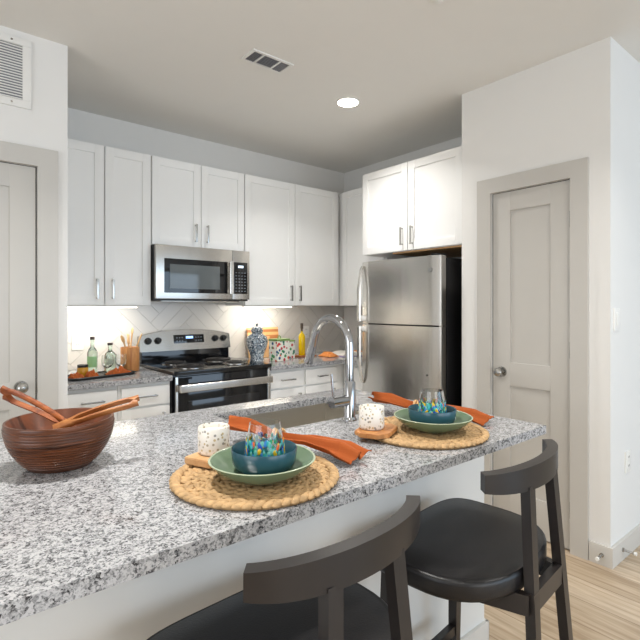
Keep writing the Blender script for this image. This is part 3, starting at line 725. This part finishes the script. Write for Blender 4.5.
def tumbler():
    g = thing('drinking_glass', 'colour-speckled stemless glass inside the left teal bowl', 'glass', (.664, 1.018, gz), 0, 'speckled stemless glasses')
    P = [(0, 0), (.036, 0), (.046, .006), (.050, .02), (.049, .04), (.0460, .070), (.041, .098), (.0385, .114)]
    Q = [(.0365, .114), (.039, .098), (.0440, .070), (.047, .04), (.048, .021), (.044, .010), (.034, .006), (0, .006)]
    b = nb(); lathe(b, P+Q, n=48); obj('glass_body', b, M['glass'], g, angle=80)
    # coloured chips fused round the lower half
    b = nb(); rnd = random.Random(5); names = []
    cols = [(36, 92, 200), (244, 206, 40), (40, 168, 116), (24, 62, 170), (60, 196, 200), (238, 112, 50), (120, 206, 190), (70, 150, 220)]
    ms = [mat('glass_chip_%s' % n_, c, .12, Transmission_Weight=.25) for n_, c in zip(('blue', 'yellow', 'green', 'navy', 'turquoise', 'orange', 'mint', 'sky'), cols)]
    def rad(z):
        for (r0, z0), (r1, z1) in zip(P[2:], P[3:]):
            if z0 <= z <= z1: return r0+(r1-r0)*(z-z0)/(z1-z0)
        return .046
    nf = len(b.faces); lathe(b, [(.030, .0065), (.0425, .0105), (.0462, .021), (.0455, .036), (.0458, .036), (.0468, .021), (.0432, .0100), (.030, .0062)], n=40)
    b.faces.ensure_lookup_table()
    for f in b.faces[nf:]: f.material_index = 4
    for k in range(320):
        z = .008+.066*rnd.random()**1.15; a = rnd.uniform(0, 2*pi); r = rad(z)+.0002; s = rnd.uniform(.0040, .0078)
        nf = len(b.faces)
        bmesh.ops.create_uvsphere(b, u_segments=8, v_segments=5, radius=1, matrix=Matrix.Rotation(a, 4, 'Z') @ Matrix.Translation((r, 0, z)) @ Matrix.Rotation(rnd.uniform(-.5, .5), 4, 'X') @ Matrix.Diagonal((.0011, s*.75, s*1.35, 1)))
        b.faces.ensure_lookup_table(); mi = rnd.choice([0, 1, 2, 3, 4, 4, 6, 6, 5, 7, 1])
        for f in b.faces[nf:]: f.material_index = mi
    o = obj('colour_flecks', b, ms, g, angle=80); o['kind'] = 'stuff'; o['label'] = 'blue, yellow and green flecks in the glass'
    return g
tg = tumbler()
copy_thing(tg, (1.364, 1.042, gz), 1.2, 'colour-speckled stemless glass inside the right teal bowl')

# napkins: gathered cloth through a wooden ring, fanning out both ways
def napkin(label, pts, widths, z0s, seed):
    """pts: centre line; widths: half width at each; drawn in pleats"""
    b = nb(); n = 40; mcol = 26; rnd = random.Random(seed); grid = []
    P = [Vector((x, y, 0)) for x, y in pts]
    def interp(arr, u):
        f = u*(len(arr)-1); i = min(int(f), len(arr)-2); t = f-i; t = t*t*(3-2*t)
        return arr[i]*(1-t)+arr[i+1]*t
    for i in range(n+1):
        u = i/n; c = interp(P, u); c2 = interp(P, min(1, u+.02)); c0 = interp(P, max(0, u-.02)); d = (c2-c0).normalized(); s = Vector((-d.y, d.x, 0))
        w_ = interp(widths, u); z = interp(z0s, u); row = []
        for j in range(mcol+1):
            v = -1+2*j/mcol
            pl = sin(v*pi*1.9+1.4*u+seed)*.5+.5
            amp = .022+.006*(1-min(1, w_/.06))
            hz = z+amp*pl*(1-.5*abs(v))+.006*sin(u*9+v*4)*(w_/.06)+.0035*sin(v*17+u*5+seed)*(1-.4*abs(v))
            edge = .012*sin(u*7+seed)*abs(v)
            row.append(b.verts.new(c+s*(v*w_+edge*.3)+d*(.012*cos(v*5+seed)*(1 if i in (0, n) else .2))+Vector((0, 0, max(ZC+.0035, hz)))))
        grid.append(row)
    for r0, r1 in zip(grid, grid[1:]):
        for j in range(mcol): b.faces.new((r0[j], r0[j+1], r1[j+1], r1[j]))
    o = obj('napkin', b, M['napkin'], angle=80)
    md = o.modifiers.new('Solidify', 'SOLIDIFY'); md.thickness = .0025; md.offset = 0
    return tag(o, label, 'napkin', 'orange place-setting napkins')
def nap_set(cx, cy, who, seed):
    pts = [(cx+.085, cy+.315), (cx+.125, cy+.25), (cx+.175, cy+.165), (cx+.215, cy+.06), (cx+.25, cy-.03), (cx+.268, cy-.085)]
    napkin('orange linen napkin gathered through a wooden ring beside the %s setting' % who, pts, [.054, .046, .011, .038, .062, .054], [ZC+.062, ZC+.054, ZC+.024, ZC+.034, ZC+.030, ZC+.010], seed)
    t = thing('napkin_ring', 'pale wooden ring around the %s orange napkin' % who, 'napkin ring', (cx+.175, cy+.165, ZC+.0335), radians(-68))
    b = nb()
    for dx in (-.007, .007):
        pp = [(dx, .0215*cos(a), .0265*sin(a)) for a in [2*pi*k/28 for k in range(29)]]
        tube(b, pp, .0055, 10)
    obj('ring', b, M['ringwood'], t, angle=80)
nap_set(.665, 1.045, 'left', 1)
nap_set(1.335, 1.06, 'right', 2)

# terrazzo tumblers on wooden coasters
def hexa(b, lx, ly, ch, z0, z1):
    prism(b, [(-lx+ch, -ly), (lx-ch, -ly), (lx, -ly+ch), (lx, ly-ch), (lx-ch, ly), (-lx+ch, ly), (-lx, ly-ch), (-lx, -ly+ch)], z0, z1, .002)
c1p, c2p = (.620, 1.205), (1.165, 1.118)
zc = ZC+.0158
b = nb(); hexa(b, .056, .046, .004, 0, .018); tag(obj('coaster', b, M['boardlight'], loc=(c1p[0]-.012, c1p[1]-.008, zc), rz=radians(22)), 'small pale wooden block coaster behind the left bowls', 'coaster', 'wooden coasters')
b = nb(); hexa(b, .084, .058, .03, 0, .014); tag(obj('coaster', b, M['crock'], loc=(c2p[0]+.0, c2p[1]-.003, zc), rz=radians(26)), 'angular brown wooden coaster beside the right placemat', 'coaster', 'wooden coasters')
def cup(b):
    lathe(b, [(0, 0), (.037, 0), (.0415, .004), (.0425, .012), (.042, .07), (.0405, .0725), (.039, .07), (.0393, .060), (0, .058)], n=44)
b = nb(); cup(b); cu = tag(obj('terrazzo_cup', b, M['terrazzo'], loc=(c1p[0], c1p[1], zc+.0182), angle=70), 'white cup with tan flecks on the left pale coaster', 'cup', 'terrazzo cups')
cu2 = cu.copy(); C.objects.link(cu2); cu2.location = (c2p[0]-.01, c2p[1]+.01, zc+.0142); cu2.rotation_euler = (0, 0, 2); cu2['label'] = 'white cup with grey flecks on the right brown coaster'

# ---------------------------------------------------------------- left counter items
ty = thing('serving_tray', 'low black tray on the left counter holding bottles and orange napkins', 'tray', (.885, 3.30, ZK), radians(14))
b = nb(); hexa(b, .215, .105, .03, 0, .006); obj('base', b, M['blackmat'], ty)
b = nb()
P0 = [(-.215+.03, -.105), (.185, -.105), (.215, -.075), (.215, .075), (.185, .105), (-.185, .105), (-.215, .075), (-.215, -.075)]
tube(b, [(x, y, .012) for x, y in P0+[P0[0]]], .006, 8); obj('rim', b, M['blackmat'], ty)
trz = ZK+.0065
def bottle(name, label, loc, r, h, neck, mats, lab=True, capm='dark', group=None):
    t = thing(name, label, 'bottle', loc, 0, group)
    b = nb(); lathe(b, [(0, 0), (r*.93, 0), (r, .006), (r, h*.60), (r*.8, h*.68), (neck, h*.76), (neck, h*.93), (neck*1.15, h*.94), (neck*1.15, h*.955), (0, h*.955)], n=28); obj('glass_body', b, mats[0], t, angle=50)
    b = nb(); lathe(b, [(0, h*.956), (neck*1.25, h*.956), (neck*1.3, h*1.04), (0, h*1.045)], n=20); obj('cap', b, mats[1], t, angle=50)
    if lab:
        b = nb(); n = 20; rr = r+.0006
        for k in range(n):
            a0, a1 = radians(170)+k*radians(140)/n, radians(170)+(k+1)*radians(140)/n
            b.faces.new([b.verts.new((rr*cos(a), rr*sin(a), z)) for a, z in ((a0, h*.2), (a1, h*.2), (a1, h*.5), (a0, h*.5))])
        bmesh.ops.remove_doubles(b, verts=b.verts[:], dist=.0002); obj('label', b, mats[2], t)
    return t
bottle('gin_bottle', 'tall pale green glass bottle with dark cap, left on the black tray', (.87, 3.385, trz), .031, .235, .011, (M['greenglass'], M['cork'], M['gin']), group='bottles on the black tray')
bottle('gin_bottle', 'shorter clear green-tinted bottle with brown cap, beside the goblets', (.985, 3.40, trz), .037, .19, .013, (M['greenglass'], M['cork'], M['label']), group='bottles on the black tray')
def goblet(label, loc):
    t = thing('goblet', label, 'glass', loc, 0, 'clear goblets on the tray')
    b = nb(); lathe(b, [(0, 0), (.030, 0), (.030, .002), (.005, .006), (.004, .035), (.018, .045), (.034, .062), (.037, .085), (.034, .125), (.0325, .125), (.0355, .085), (.032, .064), (.016, .048), (0, .046)], n=28)
    obj('bowl_and_stem', b, M['glass'], t, angle=60); return t
goblet('clear goblet on the black tray in front of the green-tinted bottle', (.945, 3.318, trz))
goblet('clear goblet on the black tray nearest the utensil crock', (1.035, 3.335, trz))
jr = thing('jar', 'small glass jar with black lid on the black tray', 'jar', (.79, 3.295, trz))
b = nb(); lathe(b, [(0, 0), (.030, 0), (.033, .004), (.033, .052), (.029, .06), (0, .06)], n=26); obj('glass_body', b, M['pickle'], jr)
b = nb(); lathe(b, [(0, .0602), (.031, .0602), (.031, .076), (0, .077)], n=26); obj('lid', b, M['blackmat'], jr)
def heap(label, loc, sx, sy, hgt, seed, m='napkin', rz=0, name='napkin', cat='napkin', group=None, mats=None):
    b = nb(); n = 26; g = []
    for i in range(n+1):
        row = []
        for j in range(n+1):
            u, v = -1+2*i/n, -1+2*j/n
            f = noise.noise(Vector((u*2.2+seed, v*2.2, seed))); f2 = .5+.8*noise.noise(Vector((u*2.6+seed, v*2, seed*2)))
            ed = max(0, 1-max(abs(u), abs(v))**3)
            x = u*sx*(1+.12*noise.noise(Vector((v*3, seed, 0)))); y = v*sy*(1+.12*noise.noise(Vector((u*3, seed, 5))))
            row.append(b.verts.new((x, y, .003+hgt*ed*(.45+.9*f2+.35*f))))
        g.append(row)
    for r0, r1 in zip(g, g[1:]):
        for j in range(n): b.faces.new((r0[j], r0[j+1], r1[j+1], r1[j]))
    for v in b.verts: v.co.z = max(.0025, v.co.z)
    o = obj(name, b, mats or M[m], None, angle=80, loc=loc, rz=rz); md = o.modifiers.new('Solidify', 'SOLIDIFY'); md.thickness = .002; md.offset = 0
    return tag(o, label, cat, group)
heap('crumpled orange napkin on the right half of the black tray', (1.0, 3.262, trz), .075, .035, .035, 2.3, rz=radians(16), group='orange napkins on the tray')
heap('small crumpled orange napkin at the left end of the black tray', (.735, 3.212, trz), .04, .03, .03, 6.1, rz=radians(10), group='orange napkins on the tray')
heap('small crumpled orange napkin in front of the black-lidded jar', (.828, 3.235, trz), .034, .026, .035, 9.4, rz=radians(12), group='orange napkins on the tray')
ck = (1.135, 3.46)
b = nb(); lathe(b, [(0, 0), (.060, 0), (.062, .003), (.062, .162), (.060, .165), (.056, .162), (.056, .012), (0, .011)], n=40)
tag(obj('utensil_crock', b, M['crock'], loc=(ck[0], ck[1], ZK), angle=60), 'cylindrical bamboo crock full of wooden utensils', 'crock')
def utensil(label, dx, dy, lean, ang, L_, wd, ln, kind):
    b = nb()
    d = Vector((sin(lean)*cos(ang), sin(lean)*sin(ang), cos(lean))); p0 = Vector((0, 0, 0))
    tube(b, [p0, p0+d*(L_-ln*1.2)], .0055, 10)
    q = d.to_track_quat('Z', 'Y').to_matrix().to_4x4()
    if kind == 'spoon': ball(b, p0+d*(L_-ln*.75), 1, (wd, .006, ln*.75), 16, q)
    else: box(b, -wd, wd, -.003, .003, L_-ln*1.5, L_, .0028, mx=Matrix.Translation(p0) @ q)
    o = obj('wooden_utensil', b, M['utensil'], loc=(ck[0]+dx, ck[1]+dy, ZK+.0125), angle=60)
    tag(o, label, 'utensil', 'wooden utensils in the crock')
utensil('wooden spoon leaning left in the bamboo crock', .02, .01, .36, pi+.35, .255, .019, .04, 'spoon')
utensil('broad pale wooden spatula upright in the bamboo crock', -.005, -.015, .05, pi, .245, .024, .045, 'spatula')
utensil('tall wooden spoon at the back of the bamboo crock', .0, .03, .10, .0, .29, .019, .038, 'spoon')
utensil('wooden spoon leaning right at the crock edge', -.02, -.015, .36, -.25, .265, .017, .042, 'spoon')

def outlet(name, label, loc, rz, w_=.075, h_=.118, kind='outlet'):
    t = thing(name, label, 'outlet' if kind == 'outlet' else 'switch', loc, rz)
    b = nb(); box(b, -w_/2, w_/2, -.007, 0, -h_/2, h_/2, .003); obj('plate', b, M['plastic'], t)
    if kind == 'outlet':
        for s in (-1, 1):
            b = nb(); box(b, -.017, .017, -.009, -.0068, s*.024-.016, s*.024+.016, .002); r_ = obj('receptacle', b, M['plastic'], t)
            b = nb(); box(b, -.008, -.005, -.0095, -.0088, s*.024-.002, s*.024+.009); box(b, .005, .008, -.0095, -.0088, s*.024-.002, s*.024+.009); obj('slot', b, M['ventblack'], r_, smooth=False)
    else:
        b = nb(); box(b, -.016, .016, -.011, -.0068, -.033, .033, .003); obj('rocker', b, M['plastic'], t)
yb2 = YB-.0105
outlet('wall_outlet', 'white outlet on the backsplash behind the green bottles', (.86, yb2, 1.10), 0)
outlet('wall_outlet', 'white outlet on the backsplash right of the yellow oil bottle', (2.905, yb2, 1.10), 0)
outlet('light_switch', 'white light switch on the blue-lit right wall', (2.825, YP, 1.28), 0, kind='switch')
outlet('wall_outlet', 'white outlet low on the right wall near the image edge', (2.985, YP, .50), 0)

# ---------------------------------------------------------------- right counter items
gj = thing('ginger_jar', 'blue and white porcelain ginger jar on the right counter', 'jar', (2.165, 3.44, ZK))
b = nb(); lathe(b, [(0, 0), (.056, 0), (.056, .006), (.054, .03), (.064, .070), (.084, .120), (.092, .165), (.080, .20), (.050, .222), (.044, .228), (.046, .236), (0, .236)], n=40); obj('jar_body', b, M['bluewhite'], gj, angle=70)
b = nb(); lathe(b, [(.050, .2365), (.052, .250), (.044, .272), (.022, .285), (.010, .288), (.012, .298), (.009, .308), (0, .311)], n=32); lathe(b, [(0, .2365), (.050, .2365)], n=32); obj('lid', b, M['bluewhite'], gj, angle=70)
def leanboard(label, x, w_, h_, th, yfoot, lean, m, hole=True, mats=None, z=ZK):
    b = nb(); mx = Matrix.Rotation(-lean, 4, 'X')
    box(b, -w_/2, w_/2, 0, th, 0, h_, .006, 3, mx=mx)
    o = obj('cutting_board', b, m, loc=(x, yfoot, z)); return tag(o, label, 'cutting board', 'boards leaning on the backsplash')
def stripes():
    m, nt, b = base_mat('striped_board'); tc = nd(nt, 'ShaderNodeTexCoord'); sx = nd(nt, 'ShaderNodeSeparateXYZ'); nt.links.new(tc.outputs['Object'], sx.inputs[0])
    r = ramp(nt, [(0, (214, 168, 112)), (.15, (176, 112, 64)), (.19, (214, 168, 112)), (.215, (168, 104, 58)), (.24, (222, 180, 126))], 'CONSTANT'); nt.links.new(sx.outputs['Z'], r.inputs[0]); nt.links.new(r.outputs[0], b.inputs['Base Color']); b.inputs['Roughness'].default_value = .5
    return m
leanboard('wide striped cutting board leaning on the backsplash behind the ginger jar', 2.385, .33, .265, .018, 3.650, radians(9), stripes())
leanboard('plain honey-coloured cutting board standing between the jar and the canisters', 2.335, .13, .19, .015, 3.575, radians(9), M['boardlight'])
cn = thing('canister', 'large floral tin canister with green lid on the right counter', 'canister', (2.300, 3.31, ZK), radians(8), 'floral tins')
b = nb(); box(b, -.072, .072, -.05, .05, 0, .165, .008, 3); obj('tin_body', b, M['floral'], cn)
b = nb(); box(b, -.074, .074, -.052, .052, .1655, .183, .004); tube(b, [(-.015+.0, 0, .18), (-.013, 0, .20), (0, 0, .208), (.013, 0, .20), (.015, 0, .18)], .004, 8); obj('lid', b, M['lid'], cn)
cn2 = thing('canister', 'smaller floral tin canister right behind the large one', 'canister', (2.470, 3.42, ZK), radians(8), 'floral tins')
b = nb(); box(b, -.045, .045, -.04, .04, 0, .145, .008, 3); obj('tin_body', b, M['floral'], cn2)
b = nb(); box(b, -.047, .047, -.042, .042, .1455, .158, .004); obj('lid', b, M['lid'], cn2)
b = nb(); hexa(b, .10, .06, .01, 0, .014); tag(obj('wooden_tray', b, M['boarddark'], loc=(2.665, 3.44, ZK), rz=0), 'small dark wooden tray under the yellow oil bottle', 'tray')
ob = thing('oil_bottle', 'slim bottle of yellow oil on the small wooden tray', 'bottle', (2.635, 3.44, ZK+.0145))
b = nb(); lathe(b, [(0, 0), (.028, 0), (.030, .004), (.030, .165), (.024, .185), (.010, .200), (.009, .215), (0, .215)], n=28); obj('bottle_body', b, M['oilbody'], ob, angle=60)
b = nb(); lathe(b, [(0, .2152), (.0095, .2152), (.009, .235), (.0125, .237), (.0125, .285), (0, .287)], n=20); obj('cap', b, M['cork'], ob, angle=60)
bk = thing('open_cookbook', 'open white-paged cookbook lying on the corner counter', 'book', (3.06, 3.27, ZK), radians(-10))
b = nb()
for s in (-1, 1):
    rows = []
    for i in range(13):
        u = i/12; x = s*u*.14; z = .004+.034*math.sqrt(max(0, 1-(u-.25)**2/.6)) if u > 0 else .014
        rows.append([(x, -.11, .004), (x, .11, .004), (x, .11, z), (x, -.11, z)])
    loft(b, rows)
obj('pages', b, M['paper'], bk, angle=50)
b = nb(); box(b, -.148, .148, -.115, .115, 0, .0038, .001); obj('cover', b, M['purple'], bk)
b = nb(); box(b, .03, .11, -.09, .02, .036, .0405)
obj('page_picture', b, M['oprint'], bk, smooth=False)
heap('folded orange towel lying left of the open cookbook', (2.825, 3.30, ZK), .055, .085, .034, 4.4, m='oprint', name='kitchen_towel', cat='towel')

# ---------------------------------------------------------------- ceiling and wall fittings
rl = thing('recessed_light', 'round lit recessed light in the ceiling', 'light', (2.25, 2.42, H))
b = nb(); lathe(b, [(.070, -.0005), (.084, -.0005), (.084, -.004), (.070, -.007), (.070, -.0005)], n=40); obj('trim_ring', b, M['vent'], rl)
b = nb(); lathe(b, [(0, -.0065), (.069, -.0065), (.069, -.001), (0, -.001)], n=40); obj('lens', b, M['can'], rl)
def spot(name, loc, e, size=2.15, col=(1, .975, .94)):
    l = bpy.data.lights.new(name, 'AREA'); l.shape = 'DISK'; l.size = .14; l.energy = e; l.color = col; l.spread = size
    o = bpy.data.objects.new(name, l); C.objects.link(o); o.location = loc
spot('recessed_lamp', (2.25, 2.42, H-.012), 10)
def can_light(x, y, e, label):
    r_ = copy_thing(rl, (x, y, H), 0, label); spot('recessed_lamp', (x, y, H-.012), e)
can_light(.45, 1.45, 16, 'recessed ceiling light above the peninsula, outside the picture at top left')
can_light(1.9, .3, 11, 'recessed ceiling light over the floor beside the stools')
can_light(-.6, -.5, 11, 'recessed ceiling light behind the camera')
# supply vent
vt_ = thing('ceiling_vent', 'white rectangular air vent in the ceiling with dark louvres', 'vent', (1.525, 2.31, H), 0)
b = nb(); X_, Y_ = .135, .068
box(b, -X_, X_, -Y_, -Y_+.016, -.008, -.0005, .001); box(b, -X_, X_, Y_-.016, Y_, -.008, -.0005, .001)
for a0, a1 in ((-X_, -X_+.016), (-.062, -.052), (.048, .058), (X_-.016, X_)): box(b, a0, a1, -Y_+.016, Y_-.016, -.008, -.0005)
obj('frame', b, M['vent'], vt_, smooth=False)
b = nb(); box(b, -X_+.012, X_-.012, -Y_+.012, Y_-.012, -.002, -.0006); obj('duct', b, M['ventblack'], vt_, smooth=False)
b = nb()
for k in range(8):
    y = -Y_+.024+k*.0138
    box(b, -.052, .048, y, y+.004, -.007, -.003)
for k in range(5):
    x = -X_+.022+k*.0105; box(b, x, x+.004, -Y_+.016, Y_-.016, -.007, -.003)
    x = .060+k*.0115; box(b, x, x+.0085, -Y_+.016, Y_-.016, -.007, -.003)
obj('louvres', b, M['ventdark'], vt_, smooth=False)
# return grille high on the closet wall
rv = thing('return_air_grille', 'large white return air grille high on the left wall', 'vent', (.165, YC, 2.53))
X_, Z_ = .275, .175
b = nb(); t = .038
box(b, -X_, X_, -.012, -.0005, -Z_, -Z_+t, .002); box(b, -X_, X_, -.012, -.0005, Z_-t, Z_, .002); box(b, -X_, -X_+t, -.012, -.0005, -Z_+t, Z_-t, .002); box(b, X_-t, X_, -.012, -.0005, -Z_+t, Z_-t, .002)
obj('frame', b, M['vent'], rv)
b = nb(); box(b, -X_+t, X_-t, -.003, -.0006, -Z_+t, Z_-t); obj('filter', b, M['ventdark'], rv, smooth=False)
b = nb()
n = 20
for k in range(n):
    z = -Z_+t+(2*(Z_-t))*(k+.5)/n; box(b, -X_+t, X_-t, -.009, -.004, z-.0040, z+.0012)
obj('louvres', b, M['vent'], rv, smooth=False)
b = nb(); cyl(b, (X_-.085, -.012, Z_-.019), (X_-.085, -.014, Z_-.019), .005, n=12); cyl(b, (X_-.085, -.012, -Z_+.019), (X_-.085, -.014, -Z_+.019), .005, n=12); obj('screw', b, M['nickel'], rv)
# sprinkler at the top edge
sp = thing('sprinkler_head', 'small white sprinkler cap in the ceiling at the top edge', 'sprinkler', (1.815, 1.342, H))
b = nb(); lathe(b, [(0, -.0005), (.035, -.0005), (.035, -.004), (.015, -.009), (.012, -.018), (0, -.019)], n=28); obj('cap', b, M['vent'], sp)
# door stops
def stop(label, loc, rz):
    t = thing('door_stop', label, 'door stop', loc, rz, 'spring door stops')
    b = nb(); cyl(b, (0, 0, 0), (0, -.006, 0), .011, n=16); pts = [(.0055*cos(a), -.006-.05*i/90, .0055*sin(a)) for i, a in [(i, i/90*2*pi*9) for i in range(91)]]; tube(b, pts, .0013, 6); obj('spring', b, M['nickel'], t)
    b = nb(); cyl(b, (0, -.055, 0), (0, -.066, 0), .009, n=14); obj('tip', b, M['plastic'], t)
stop('spring door stop on the pantry baseboard near the corner', (XP-.016, YP+.035, .055), -pi/2)
stop('spring door stop on the right wall baseboard', (2.87, YP-.016, .06), 0)
